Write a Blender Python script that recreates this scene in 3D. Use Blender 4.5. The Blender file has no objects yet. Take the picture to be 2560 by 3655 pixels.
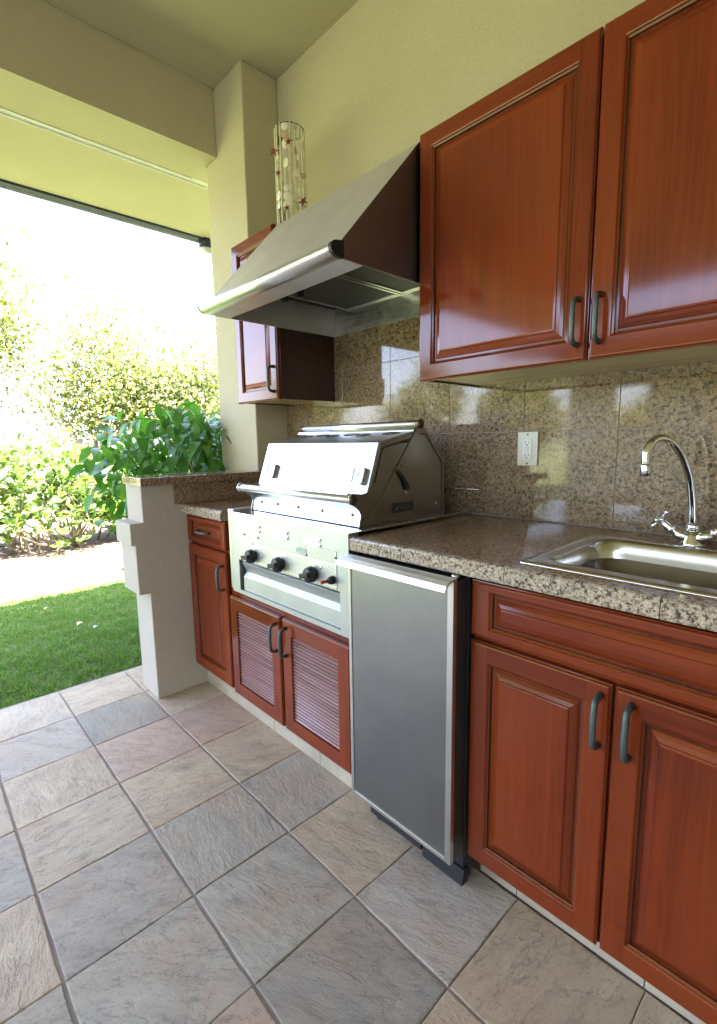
import bpy, math, random
import numpy as np
from mathutils import Vector, Matrix, noise
random.seed(7); rng = np.random.default_rng(7)
sc = bpy.context.scene
COL = sc.collection
# ------------------------------------------------------------------ camera
cam = bpy.data.cameras.new('camera'); camo = bpy.data.objects.new('camera', cam); COL.objects.link(camo)
Rr = Vector((0.68492259, 0.72846855, -0.01464945)); Uu = Vector((-0.09354493, 0.10785697, 0.98975564)); Ff = Vector((-0.7225859, 0.67653562, -0.14201822))
m = Matrix((Rr, Uu, -Ff)).transposed().to_4x4(); m.translation = Vector((0, -1.571, 1.188))
camo.matrix_world = m
cam.sensor_fit = 'HORIZONTAL'; cam.sensor_width = 24; cam.lens = 16.28; cam.clip_start = .02; cam.clip_end = 600
sc.camera = camo
# ------------------------------------------------------------------ light
SUN_EL, SUN_DIR = math.radians(70), Vector((.32, .12, .94)).normalized()
SUN_EL = math.asin(SUN_DIR.z); SUN_AZ = math.atan2(SUN_DIR.x, SUN_DIR.y)
w = bpy.data.worlds.new('World'); sc.world = w; w.use_nodes = True
nt = w.node_tree; nt.nodes.clear()
sky = nt.nodes.new('ShaderNodeTexSky'); sky.sky_type = 'NISHITA'; sky.sun_disc = False
sky.sun_elevation = SUN_EL; sky.sun_rotation = SUN_AZ; sky.air_density = 1.0; sky.dust_density = 2.0; sky.ozone_density = 1.0
bg = nt.nodes.new('ShaderNodeBackground'); bg.inputs[1].default_value = .15
wo = nt.nodes.new('ShaderNodeOutputWorld')
hs_ = nt.nodes.new('ShaderNodeHueSaturation'); hs_.inputs['Saturation'].default_value = .85; nt.links.new(sky.outputs[0], hs_.inputs['Color']); nt.links.new(hs_.outputs[0], bg.inputs[0]); nt.links.new(bg.outputs[0], wo.inputs[0])
sl = bpy.data.lights.new('sun', 'SUN'); sl.energy = 5.0; sl.angle = math.radians(.5); sl.color = (1, .96, .88)
so = bpy.data.objects.new('sun', sl); COL.objects.link(so)
so.rotation_euler = SUN_DIR.to_track_quat('Z', 'Y').to_euler(); so.location = (0, 0, 12)
sc.view_settings.view_transform = 'Standard'; sc.view_settings.look = 'None'
sc.view_settings.exposure = 4.08; sc.view_settings.use_white_balance = True; sc.view_settings.white_balance_temperature = 6350; sc.view_settings.white_balance_tint = 21; sc.view_settings.gamma = 1; sc.view_settings.use_curve_mapping = False
sc.render.engine = 'CYCLES'
sc.cycles.use_denoising = True
sc.cycles.max_bounces = 12; sc.cycles.diffuse_bounces = 7; sc.cycles.glossy_bounces = 5; sc.cycles.transmission_bounces = 4
sc.cycles.sample_clamp_indirect = 12; sc.cycles.caustics_reflective = False; sc.cycles.caustics_refractive = False

# ------------------------------------------------------------------ material helpers
class NT:
    def __init__(s, name):
        s.m = bpy.data.materials.new(name); s.m.use_nodes = True; s.t = s.m.node_tree
        s.p = s.t.nodes['Principled BSDF']; s.out = s.t.nodes['Material Output']
    def n(s, typ, **kw):
        nd = s.t.nodes.new('ShaderNode' + typ)
        for k, v in kw.items():
            if k.startswith('i_'):
                key = k[2:].replace('_', ' ')
                nd.inputs[key].default_value = v
            else: setattr(nd, k, v)
        return nd
    def l(s, a, b): s.t.links.new(a, b)
    def set(s, **kw):
        for k, v in kw.items(): s.p.inputs[k.replace('_', ' ')].default_value = v
    def coord(s, scale=(1, 1, 1), rnd=0.0, rot=(0, 0, 0), out='Object'):
        tc = s.n('TexCoord'); mp = s.n('Mapping'); mp.inputs['Scale'].default_value = scale; mp.inputs['Rotation'].default_value = rot
        s.l(tc.outputs[out], mp.inputs['Vector'])
        if rnd:
            oi = s.n('ObjectInfo'); mm = s.n('Math', operation='MULTIPLY'); mm.inputs[1].default_value = rnd
            s.l(oi.outputs['Random'], mm.inputs[0]); cb = s.n('CombineXYZ')
            for i in range(3): s.l(mm.outputs[0], cb.inputs[i])
            s.l(cb.outputs[0], mp.inputs['Location'])
        return mp.outputs[0]
    def noise(s, v, scale, detail=4, rough=.5, dist=0):
        nd = s.n('TexNoise'); nd.inputs['Scale'].default_value = scale; nd.inputs['Detail'].default_value = detail
        nd.inputs['Roughness'].default_value = rough; nd.inputs['Distortion'].default_value = dist
        s.l(v, nd.inputs['Vector']); return nd.outputs[0]
    def ramp(s, v, stops, interp='LINEAR'):
        r = s.n('ValToRGB'); r.color_ramp.interpolation = interp; e = r.color_ramp.elements
        while len(e) < len(stops): e.new(.5)
        for el, (p, c) in zip(e, stops): el.position = p; el.color = (*c, 1) if len(c) == 3 else c
        s.l(v, r.inputs[0]); return r.outputs[0]
    def mix(s, fac, a, b, mode='MIX'):
        nd = s.n('Mix', data_type='RGBA', blend_type=mode)
        for sock, v in ((nd.inputs[0], fac), (nd.inputs[6], a), (nd.inputs[7], b)):
            if hasattr(v, 'links') or hasattr(v, 'is_linked'): s.l(v, sock)
            elif isinstance(v, (tuple, list)): sock.default_value = (*v, 1) if len(v) == 3 else v
            else: sock.default_value = v
        return nd.outputs[2]
    def bump(s, h, strength, dist=.002, prev=None):
        b = s.n('Bump'); b.inputs['Strength'].default_value = strength; b.inputs['Distance'].default_value = dist
        s.l(h, b.inputs['Height'])
        if prev is not None: s.l(prev, b.inputs['Normal'])
        return b.outputs[0]
M = {}
def plain(name, col, rough=.5, metal=0, spec=.5, bump=0, bscale=80, var=0, coat=0):
    a = NT(name); a.set(Roughness=rough, Metallic=metal); a.p.inputs['Specular IOR Level'].default_value = spec
    v = a.coord(); nz = a.noise(v, 9, 5, .6)
    c0 = tuple(x * (1 - var) for x in col); c1 = tuple(min(1, x * (1 + var)) for x in col)
    a.l(a.ramp(nz, [(.3, c0), (.7, c1)]), a.p.inputs['Base Color'])
    if bump: a.l(a.bump(a.noise(v, bscale, 4, .6), bump, .002), a.p.inputs['Normal'])
    if coat: a.set(Coat_Weight=coat); a.p.inputs['Coat Roughness'].default_value = .08
    M[name] = a.m; return a

# stucco
def stucco(name, c, sc_=150, st=.95):
    a = NT(name); v = a.coord()
    n1 = a.noise(v, 1.6, 4, .55); n2 = a.noise(v, sc_, 3, .65); n3 = a.noise(v, 38, 4, .6)
    col = a.ramp(n1, [(.3, tuple(x * .93 for x in c)), (.7, tuple(min(1, x * 1.05) for x in c))])
    col = a.mix(.22, col, a.ramp(n2, [(.32, tuple(x * .55 for x in c)), (.5, c)]))
    a.l(col, a.p.inputs['Base Color']); a.set(Roughness=.9); a.p.inputs['Specular IOR Level'].default_value = .2
    a.l(a.bump(n3, st * .5, .004, a.bump(n2, st, .0025)), a.p.inputs['Normal']); M[name] = a.m
stucco('stucco', (.55, .49, .345)); stucco('ceiling_paint', (.50, .45, .31), 230, .35); stucco('low_wall_stucco', (.50, .45, .375), 150, .6)

def wood(name, axis, base=(.16, .021, .0038), rnd=13.0):
    a = NT(name); s_ = [26, 26, 26]; s_[axis] = 1.1
    v = a.coord(tuple(s_), rnd); s2 = [90, 90, 90]; s2[axis] = 3.0; v2 = a.coord(tuple(s2), rnd * 3)
    s3 = [3.2] * 3; s3[axis] = .9; v3 = a.coord(tuple(s3), rnd)
    n1 = a.noise(v, 1.0, 6, .68, 1.6); n2 = a.noise(v2, 1.0, 5, .75, .5); n3 = a.noise(v3, 1, 3, .5)
    d = tuple(x * .36 for x in base); li = (base[0] * 1.6, base[1] * 2.0, base[2] * 1.9)
    col = a.ramp(n1, [(.25, d), (.5, base), (.78, li)])
    col = a.mix(.45, col, a.ramp(n2, [(.3, d), (.6, base), (.8, li)]))
    col = a.mix(a.ramp(n3, [(.38, (0, 0, 0)), (.68, (.6, .6, .6))]), col, (base[0] * 1.7, base[1] * 2.3, base[2] * 2.2))
    a.l(col, a.p.inputs['Base Color']); a.set(Roughness=.6, Coat_Weight=.8); a.p.inputs['Specular IOR Level'].default_value = .04; a.p.inputs['Coat Roughness'].default_value = .09
    a.l(a.bump(n2, .06, .001), a.p.inputs['Normal']); a.l(a.bump(n1, .03, .001), a.p.inputs['Coat Normal'])
    M[name] = a.m
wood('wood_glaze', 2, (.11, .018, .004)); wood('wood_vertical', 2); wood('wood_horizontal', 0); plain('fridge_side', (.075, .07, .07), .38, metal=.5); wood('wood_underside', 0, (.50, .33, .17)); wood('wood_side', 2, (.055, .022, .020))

def granite(name, warm, rough=.07):
    a = NT(name); v = a.coord((1, 1, 1), 31.0)
    n0 = a.noise(v, 7, 5, .6, .3); n1 = a.noise(v, 85, 5, .7, .2); n2 = a.noise(v, 190, 4, .7, .1); n3 = a.noise(v, 105, 7, .8, .25); n4 = a.noise(v, 34, 4, .6, .3)
    c = a.ramp(n1, [(.34, tuple(x * .6 for x in warm)), (.46, warm), (.62, tuple(min(1, x * 1.4) for x in warm))])
    c = a.mix(a.ramp(n4, [(.52, (0, 0, 0)), (.62, (.6, .6, .6))]), c, tuple(min(1, x * 1.25 + .06) for x in warm))
    c = a.mix(a.ramp(n0, [(.45, (0, 0, 0)), (.7, (.35, .35, .35))]), c, (.30, .26, .22))
    c = a.mix(a.ramp(n3, [(.44, (.95, .95, .95)), (.48, (0, 0, 0))]), c, (.035, .028, .024)); c = a.mix(a.ramp(n2, [(.40, (.75, .75, .75)), (.47, (0, 0, 0))]), c, (.07, .05, .042))
    a.l(c, a.p.inputs['Base Color']); a.set(Roughness=rough); a.p.inputs['Specular IOR Level'].default_value = .55
    a.l(a.bump(n2, .02, .0005), a.p.inputs['Normal']); M[name] = a.m
granite('granite_wall', (.29, .20, .115), .05); granite('granite_counter', (.34, .215, .125), .08); granite('granite_edge', (.43, .345, .255), .16)

def slate():
    a = NT('slate_tile')
    oi = a.n('ObjectInfo'); tc = a.n('TexCoord'); vr = a.n('VectorRotate', rotation_type='Z_AXIS')
    ma = a.n('Math', operation='MULTIPLY'); ma.inputs[1].default_value = 1.9; a.l(oi.outputs['Random'], ma.inputs[0])
    a.l(tc.outputs['Object'], vr.inputs['Vector']); a.l(ma.outputs[0], vr.inputs['Angle'])
    ad = a.n('VectorMath', operation='ADD'); cb = a.n('CombineXYZ'); mb = a.n('Math', operation='MULTIPLY'); mb.inputs[1].default_value = 91.0
    a.l(oi.outputs['Random'], mb.inputs[0]); [a.l(mb.outputs[0], cb.inputs[i]) for i in range(3)]
    a.l(vr.outputs[0], ad.inputs[0]); a.l(cb.outputs[0], ad.inputs[1])
    mp = a.n('Mapping'); mp.inputs['Scale'].default_value = (2.7, .95, 1); a.l(ad.outputs[0], mp.inputs[0]); v = mp.outputs[0]
    big = a.noise(v, 3.2, 7, .66, .35); mid = a.noise(v, 10, 8, .72, .15); fine = a.noise(ad.outputs[0], 120, 4, .7); iso = a.noise(ad.outputs[0], 6, 5, .6, .4)
    oc = oi.outputs['Color']
    c = a.mix(.8, oc, a.ramp(mid, [(.28, (.45, .42, .40)), (.45, (.9, .9, .9)), (.6, (1.08, 1.07, 1.05)), (.75, (1.3, 1.27, 1.2))]), 'MULTIPLY')
    c = a.mix(a.ramp(iso, [(.42, (0, 0, 0)), (.66, (.55, .55, .55))]), c, (.46, .31, .21))
    c = a.mix(a.ramp(big, [(.50, (0, 0, 0)), (.72, (.3, .3, .3))]), c, (.24, .25, .24))
    c = a.mix(a.mix(1, a.ramp(fine, [(.36, (1, 1, 1)), (.44, (0, 0, 0))]), (.35, .35, .35), 'MULTIPLY'), c, (.16, .13, .11))
    # thin cleft lines
    st = a.n('Math', operation='SUBTRACT'); st.inputs[1].default_value = .5; a.l(big, st.inputs[0]); ab = a.n('Math', operation='ABSOLUTE'); a.l(st.outputs[0], ab.inputs[0])
    ln = a.ramp(ab.outputs[0], [(0, (1, 1, 1)), (.007, (0, 0, 0))])
    c = a.mix(a.mix(1, ln, (.6, .6, .6), 'MULTIPLY'), c, (.13, .10, .085))
    a.l(c, a.p.inputs['Base Color']); a.set(Roughness=.55); a.p.inputs['Specular IOR Level'].default_value = .45
    stp = a.ramp(big, [(0, (0, 0, 0)), (.40, (.2, .2, .2)), (.425, (.42, .42, .42)), (.5, (.5, .5, .5)), (.515, (.72, .72, .72)), (.6, (.8, .8, .8)), (.62, (1, 1, 1))])
    b = a.bump(stp, .6, .004); b = a.bump(mid, .7, .007, b); b = a.bump(fine, .15, .001, b)
    a.l(b, a.p.inputs['Normal']); M['slate_tile'] = a.m
slate()
plain('mortar', (.37, .30, .275), .9, bump=.5, bscale=150, var=.15)
plain('toe_stone', (.46, .40, .30), .7, bump=.35, bscale=60, var=.18)

def steel(name, col=(.58, .58, .57), rough=.28, axis=0, aniso=.0, st=.04, smudge=.08):
    a = NT(name); s_ = [900, 900, 900]; s_[axis] = 6; v = a.coord(tuple(s_)); n1 = a.noise(v, 1, 3, .6); n2 = a.noise(a.coord(), 7, 5, .6, .5)
    a.l(a.ramp(n2, [(.3, tuple(x * .92 for x in col)), (.7, tuple(min(1, x * 1.06) for x in col))]), a.p.inputs['Base Color']); a.set(Metallic=1.0)
    mr = a.n('MapRange'); mr.inputs['To Min'].default_value = max(.02, rough - smudge); mr.inputs['To Max'].default_value = rough + smudge
    mx = a.mix(.5, n2, n1); a.l(mx, mr.inputs[0]); a.l(mr.outputs[0], a.p.inputs['Roughness'])
    a.l(a.bump(n1, st, .0005), a.p.inputs['Normal']); M[name] = a.m
steel('steel'); steel('steel_vertical', axis=2, rough=.3); steel('steel_side', (.33, .30, .27), .25, 0); steel('steel_hood', (.80, .76, .76), .5, 0, st=.015, smudge=.02)
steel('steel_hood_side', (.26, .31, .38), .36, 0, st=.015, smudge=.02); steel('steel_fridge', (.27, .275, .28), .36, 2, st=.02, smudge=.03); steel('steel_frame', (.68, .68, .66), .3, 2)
steel('steel_polished', (.72, .72, .72), .14, 0); steel('steel_panel', (.43, .455, .45), .5, 0, smudge=.03); steel('steel_lid', (.56, .58, .60), .3, 0, st=.015, smudge=.03); steel('steel_bar', (.86, .86, .86), .34, 0, st=.01, smudge=.03); steel('sink_steel', (.62, .60, .57), .2, 0, st=.02, smudge=.04)
steel('chrome', (.82, .83, .85), .04, 0, st=0, smudge=.015)
plain('pewter', (.085, .11, .11), .42, metal=.55, bump=.5, bscale=260, var=.35)
plain('black_plastic', (.012, .014, .013), .45, var=.1, spec=.35); plain('black_dusty', (.014, .014, .016), .7, bump=.3, var=.3)
plain('filter_mesh', (.10, .10, .09), .5, metal=.6, bump=.9, bscale=900); plain('red_plastic', (.32, .02, .015), .35)
plain('dark_gap', (.02, .015, .012), .9); plain('outlet_plastic', (.70, .68, .58), .35, var=.02); plain('outlet_white', (.78, .77, .72), .3, var=.01)
plain('soffit_vent', (.75, .74, .68), .6, bump=.9, bscale=600); plain('gutter_metal', (.022, .028, .06), .55); plain('white_metal', (.8, .8, .8), .35)
plain('brown_cap', (.16, .10, .05), .3, metal=.8); plain('label_dark', (.03, .03, .035), .4); plain('print_ink', (.07, .08, .08), .6); plain('decal', (.36, .42, .40), .35)
plain('gauge_face', (.78, .80, .84), .15, var=.03); plain('shell', (.82, .78, .62), .35, var=.15); plain('shell_peach', (.72, .52, .30), .4); plain('starfish_red', (.22, .025, .018), .7, var=.2)
plain('string', (.75, .70, .52), .8); plain('dark_wire', (.03, .03, .03), .5); plain('shell_green', (.10, .14, .03), .5)
plain('bark', (.30, .26, .22), .9, bump=.9, bscale=30, var=.35); plain('twig', (.26, .20, .13), .9, bump=.5, bscale=60, var=.3)
plain('dry_leaf', (.55, .42, .22), .8, var=.2); plain('soil', (.10, .065, .045), .95, bump=.9, bscale=40, var=.4)
plain('plaster_far', (.55, .52, .45), .9, var=.05); plain('window_glass', (.55, .62, .68), .08, spec=.8); plain('roof_shingle', (.12, .10, .09), .9, bump=.6)

def leafmat(name, c0, c1, c2, trans=.35, rough=.35, spec=.5):
    a = NT(name); g = a.n('NewGeometry'); 
    try: r = g.outputs['Random Per Island']
    except KeyError: r = a.n('ObjectInfo').outputs['Random']
    oi = a.n('ObjectInfo'); ad = a.n('Math', operation='ADD'); a.l(r, ad.inputs[0]); a.l(oi.outputs['Random'], ad.inputs[1]); fr = a.n('Math', operation='FRACT'); a.l(ad.outputs[0], fr.inputs[0])
    col = a.ramp(fr.outputs[0], [(0, c0), (.5, c1), (1, c2)])
    a.l(col, a.p.inputs['Base Color']); a.set(Roughness=rough); a.p.inputs['Specular IOR Level'].default_value = spec
    tb = a.n('BsdfTranslucent'); a.l(a.mix(1, col, (1.1, 1.25, .5), 'MULTIPLY'), tb.inputs[0]); ms = a.n('MixShader'); ms.inputs[0].default_value = trans
    a.l(a.p.outputs[0], ms.inputs[1]); a.l(tb.outputs[0], ms.inputs[2]); a.l(ms.outputs[0], a.out.inputs[0]); M[name] = a.m
leafmat('bush_leaf', (.055, .16, .03), (.085, .23, .045), (.14, .32, .06), .35, .34, .35)
leafmat('hedge_leaf', (.07, .12, .03), (.15, .23, .06), (.30, .38, .13), .4)
leafmat('tree_leaf', (.07, .10, .035), (.17, .20, .08), (.50, .46, .24), .45)
leafmat('grass_blade', (.09, .20, .04), (.14, .29, .06), (.32, .32, .13), .35, .5, .3)
def lawnmat():
    a = NT('lawn'); v = a.coord(); n1 = a.noise(v, 60, 5, .7); n2 = a.noise(v, .9, 4, .6)
    c = a.ramp(n1, [(.3, (.08, .10, .03)), (.5, (.13, .17, .055)), (.7, (.20, .22, .09))]); c = a.mix(.25, c, a.ramp(n2, [(.3, (.11, .14, .05)), (.7, (.19, .18, .09))]))
    a.l(c, a.p.inputs['Base Color']); a.set(Roughness=.9); a.l(a.bump(n1, .8, .02), a.p.inputs['Normal']); M['lawn'] = a.m
lawnmat()

# ------------------------------------------------------------------ mesh helpers
class MB:
    def __init__(s): s.v = []; s.f = []; s.mi = []; s.mats = []; s.sm = []
    def mat(s, name):
        if name not in s.mats: s.mats.append(name)
        return s.mats.index(name)
    def add(s, vs, fs, mat, smooth=False):
        o = len(s.v); s.v += [tuple(p) for p in vs]; k = s.mat(mat)
        for f in fs: s.f.append(tuple(i + o for i in f)); s.mi.append(k); s.sm.append(smooth)
        return s
    def box(s, x0, x1, y0, y1, z0, z1, mat):
        vs = [(x, y, z) for x in (x0, x1) for y in (y0, y1) for z in (z0, z1)]
        return s.add(vs, [(0, 1, 3, 2), (4, 6, 7, 5), (0, 4, 5, 1), (2, 3, 7, 6), (0, 2, 6, 4), (1, 5, 7, 3)], mat)
    def prism(s, poly, axis, a, b, mat):   # poly: list of 2-D points in the two other axes (in xyz order)
        n = len(poly); vs = []
        for t in (a, b):
            for (p, q) in poly: vs.append({0: (t, p, q), 1: (p, t, q), 2: (p, q, t)}[axis])
        fs = [tuple(range(n))[::-1], tuple(range(n, 2 * n))] + [(i, (i + 1) % n, n + (i + 1) % n, n + i) for i in range(n)]
        return s.add(vs, fs, mat)
    def tube(s, pts, r, mat, seg=10, cap=True, sq=None):
        pts = [Vector(p) for p in pts]; rs = r if isinstance(r, (list, tuple)) else [r] * len(pts); vs = []; fs = []
        t0 = (pts[1] - pts[0]).normalized(); up = Vector((0, 0, 1)) if abs(t0.z) < .9 else Vector((1, 0, 0))
        u = t0.cross(up).normalized()
        for i, p in enumerate(pts):
            t = (pts[min(i + 1, len(pts) - 1)] - pts[max(i - 1, 0)]).normalized()
            u = (u - t * u.dot(t)).normalized(); vv = t.cross(u)
            for k in range(seg):
                a = 2 * math.pi * (k + (.5 if sq else 0)) / seg; vs.append(p + (u * math.cos(a) + vv * math.sin(a) * (sq or 1)) * rs[i])
        for i in range(len(pts) - 1):
            for k in range(seg): fs.append((i * seg + k, i * seg + (k + 1) % seg, (i + 1) * seg + (k + 1) % seg, (i + 1) * seg + k))
        if cap: fs += [tuple(range(seg))[::-1], tuple((len(pts) - 1) * seg + k for k in range(seg))]
        return s.add(vs, fs, mat, seg > 6)
    def ball(s, c, r, mat, nu=8, nv=6, sc_=(1, 1, 1)):
        vs = [(c[0], c[1], c[2] - r * sc_[2])]; fs = []
        for j in range(1, nv):
            th = math.pi * j / nv
            for i in range(nu):
                ph = 2 * math.pi * i / nu; vs.append((c[0] + r * sc_[0] * math.sin(th) * math.cos(ph), c[1] + r * sc_[1] * math.sin(th) * math.sin(ph), c[2] - r * sc_[2] * math.cos(th)))
        vs.append((c[0], c[1], c[2] + r * sc_[2])); L = len(vs) - 1
        for i in range(nu):
            fs.append((0, 1 + (i + 1) % nu, 1 + i)); fs.append((L, L - nu + i, L - nu + (i + 1) % nu))
            for j in range(nv - 2): fs.append((1 + j * nu + i, 1 + j * nu + (i + 1) % nu, 1 + (j + 1) * nu + (i + 1) % nu, 1 + (j + 1) * nu + i))
        return s.add(vs, fs, mat, True)
    def mesh(s, name):
        me = bpy.data.meshes.new(name); me.from_pydata(s.v, [], s.f)
        for k in s.mats: me.materials.append(M[k])
        me.polygons.foreach_set('material_index', s.mi); me.polygons.foreach_set('use_smooth', s.sm)
        me.update(); return me
    def build(s, name, parent=None, bevel=0, loc=None, seg=2):
        if parent is None or loc is not None:
            loc = loc or (0, 0, 0)
        me = s.mesh(name)
        import bmesh
        b = bmesh.new(); b.from_mesh(me); bmesh.ops.recalc_face_normals(b, faces=b.faces); b.to_mesh(me); b.free()
        o = bpy.data.objects.new(name, me); COL.objects.link(o)
        if parent is not None: o.parent = parent
        if loc: o.location = loc
        if bevel:
            md = o.modifiers.new('bevel', 'BEVEL'); md.width = bevel; md.segments = seg; md.limit_method = 'ANGLE'; md.angle_limit = math.radians(40); md.harden_normals = False
        return o
def obj(name, me, parent=None, loc=(0, 0, 0), rot=(0, 0, 0)):
    o = bpy.data.objects.new(name, me); COL.objects.link(o); o.parent = parent; o.location = loc; o.rotation_euler = rot; return o
def thing(name, label, cat, loc=(0, 0, 0), group=None):
    o = bpy.data.objects.new(name, None); COL.objects.link(o); o.location = loc; o.empty_display_size = .05; tag(o, label, cat, group); return o
def tag(o, label=None, cat=None, group=None, kind=None):
    if label: o['label'] = label
    if cat: o['category'] = cat
    if group: o['group'] = group
    if kind: o['kind'] = kind
    return o
# ================================================================== GROUND
g = MB(); g.add([(-400, -400, -.03), (400, -400, -.03), (400, 400, -.03), (-400, 400, -.03)], [(0, 1, 2, 3)], 'lawn'); tag(g.build('lawn'), kind='structure')
pf = MB().box(-2.665, 3.5, -5.9, .3, -.12, -.0055, 'mortar').build('patio_floor'); tag(pf, kind='structure')
# slate tiles: eight outlines with uneven edges
def tile_mesh():
    N = 5; h = .1492; pts = []
    for side in range(4):
        for k in range(N):
            t = k / N * 2 - 1; j = random.uniform(-.0016, .0016)
            p = {0: (t * h, -h + j), 1: (h + j, t * h), 2: (-t * h, h + j), 3: (-h + j, -t * h)}[side]
            pts.append(p)
    n = len(pts); vs = []
    for (ins, z) in ((0, -.02), (0, -.0035), (.0012, -.0006), (.0035, 0)):
        for (x, y) in pts: vs.append((x * (1 - ins / h), y * (1 - ins / h), z + (random.uniform(-.0005, .0005) if z == 0 else 0)))
    fs = [(r * n + i, r * n + (i + 1) % n, (r + 1) * n + (i + 1) % n, (r + 1) * n + i) for r in range(3) for i in range(n)]
    fs.append(tuple(3 * n + i for i in range(n)))
    b = MB().add(vs, fs, 'slate_tile'); return b.mesh('slate_tile')
tms = [tile_mesh() for _ in range(8)]
XJ = [-2.645 + .3008 * i for i in range(12)]
YJ = [-.512 - .3055 * i for i in range(12)]
tints = {'b': (.56, .435, .30), 'p': (.54, .385, .29), 'g': (.42, .37, .295), 'd': (.335, .295, .24), 'w': (.60, .485, .35), 'l': (.47, .405, .33)}
pal = {0: 'bwpblblbwpl', 1: 'bdpbggdbgld', 2: 'wlbwlgpbbgd', 3: 'bwblbglwgbd', 4: 'blwlpbldbgl'}
for i in range(11):
    for j in range(11):
        x = (XJ[i] + XJ[i + 1]) / 2; y = (YJ[j] + YJ[j + 1]) / 2
        if j == 0: y = (YJ[0] + YJ[1]) / 2
        o = obj('slate_tile', random.choice(tms), pf, (x, y, random.uniform(-.0006, .0012)), (random.uniform(-.0015, .0015), random.uniform(-.0015, .0015), 0))
        k = pal.get(j, 'blwgpbldbgl')[i]
        c = tints[k]; f = random.uniform(.92, 1.08); o.color = (c[0] * f, c[1] * f, c[2] * f, 1)

# ================================================================== HOUSE
hw = MB().box(-2.62, 3.5, .004, .25, 0, 2.98, 'stucco').box(-2.62, -2.4, .25, 6, 0, 2.98, 'stucco').build('house_wall')
tag(hw, 'tall beige stucco house wall behind the counters and cabinets', 'wall')
ce = MB().box(-2.496, 3.5, -5.9, .004, 2.98, 3.15, 'ceiling_paint').build('ceiling'); tag(ce, kind='structure')
bm_ = thing('roof_beam', 'deep beige stucco beam along the open garden side under the ceiling', 'beam', (-2.5, -3, 2.66))
MB().box(0, -.27, -2.9, 2.796, 0, .49, 'stucco').box(-.124, -.27, 2.796, 9, 0, .3, 'stucco').build('beam_body', bm_)
ea = thing('roof_eave', 'beige roof overhang beyond the beam with white vent strip and dark edge', 'eave', (-2.772, -3, 2.66))
MB().box(-.052, -.70, -2.9, 6.5, 0, .03, 'stucco').box(0, .002, -2.9, 2.79, 0, .02, 'stucco').build('soffit', ea)
vs_ = MB().box(0, -.05, -2.9, 6.5, .004, .02, 'soffit_vent'); vs_.box(0, -.004, -2.9, 2.79, -.004, .004, 'white_metal').box(-.046, -.05, -2.9, 6.5, -.004, .004, 'white_metal'); vs_.build('vent_strip', ea)
MB().prism([(-.70, .13), (.15, .50), (6.4, 1.5), (6.4, 1.6), (.15, .62), (-.72, .24), (-.72, .13)], 1, -2.9, 6.5, 'roof_shingle').build('roof', ea)
gt = thing('rain_gutter', 'dark metal rain gutter with pale lip running along the roof edge', 'gutter', (-3.472, -3, 2.66))
MB().prism([(0, .0), (0, .13), (-.09, .13), (-.09, .115), (-.082, .115), (-.07, -.004), (-.06, -.012), (-.005, -.012)], 1, -2.9, 6.5, 'gutter_metal').build('trough', gt)
MB().box(-.076, -.080, -2.9, 6.5, -.018, -.004, 'white_metal').build('lip', gt)
dsp = MB(); P = [(-3.50, .22, 2.66), (-3.50, .22, 2.60), (-3.49, .22, 2.56), (-3.45, .22, 2.525), (-3.38, .22, 2.50), (-3.1, .22, 2.42), (-2.72, .22, 2.30), (-2.68, .22, 2.26), (-2.67, .22, 2.2), (-2.67, .22, .0)]
dsp.tube(P[:2], .046, 'gutter_metal', 14); dsp.tube(P[1:], .042, 'white_metal', 14)
tag(dsp.build('downspout'), 'white round downspout elbow under the gutter beside the column', 'downspout')
co = MB().box(-2.62, -2.232, -.2, .004, 0, 2.98, 'stucco').build('column', None, .006); tag(co, 'square beige stucco column standing left of the hood at the garden opening', 'column')
# low wall with stepped end
lw = thing('low_wall', 'low beige stucco wall with stepped end and granite cap beside the counter', 'wall', (-2.32, -.5, 0))
poly = [(.30, 0), (-.30, 0), (-.30, .518), (-.349, .518), (-.349, .747), (-.366, .747), (-.366, .846), (-.308, .846), (-.308, 1.012), (.30, 1.012)]
MB().prism(poly, 0, -.098, .098, 'low_wall_stucco').build('wall_body', lw, .004)
for k, (a, b) in enumerate(((-.32, -.02), (-.018, .2985))):
    MB().box(-.104, .138, a, b, 1.0125, 1.047, 'granite_edge' if 0 else 'granite_counter').build('cap_tile', lw, .003)
for a, b in ((-.165, .118), (.12, .2985), ):
    MB().box(.0985, .112, a, b, .916, 1.012, 'granite_counter').build('granite_tile', lw, .001)

# far wing across the patio (seen mirrored in the granite)
wg = thing('house_wing', 'beige house wing across the lawn behind the photographer with a square window', 'house', (0, -9, 0))
wb = MB()
wb.box(-4.65, -3.80, -.3, 0, 0, 3.0, 'plaster_far').box(-3.12, 6, -.3, 0, 0, 3.0, 'plaster_far').box(-3.80, -3.12, -.3, 0, 0, 1.44, 'plaster_far').box(-3.80, -3.12, -.3, 0, 2.21, 3.0, 'plaster_far')
wb.build('wall', wg)
MB().prism([(1.3, 2.75), (1.3, 2.9), (-.6, 3.5), (-2, 3.1), (-2, 3.0)], 0, -5.2, 6.5, 'roof_shingle').build('roof', wg)  # unseen roof, its deep overhang shaped to keep the wing wall in shade
sw = MB().box(3.5, 3.7, -5.9, .25, 0, 3.15, 'plaster_far').build('side_wall'); tag(sw, 'plain beige stucco end wall closing the patio to the right', 'wall')

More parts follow.
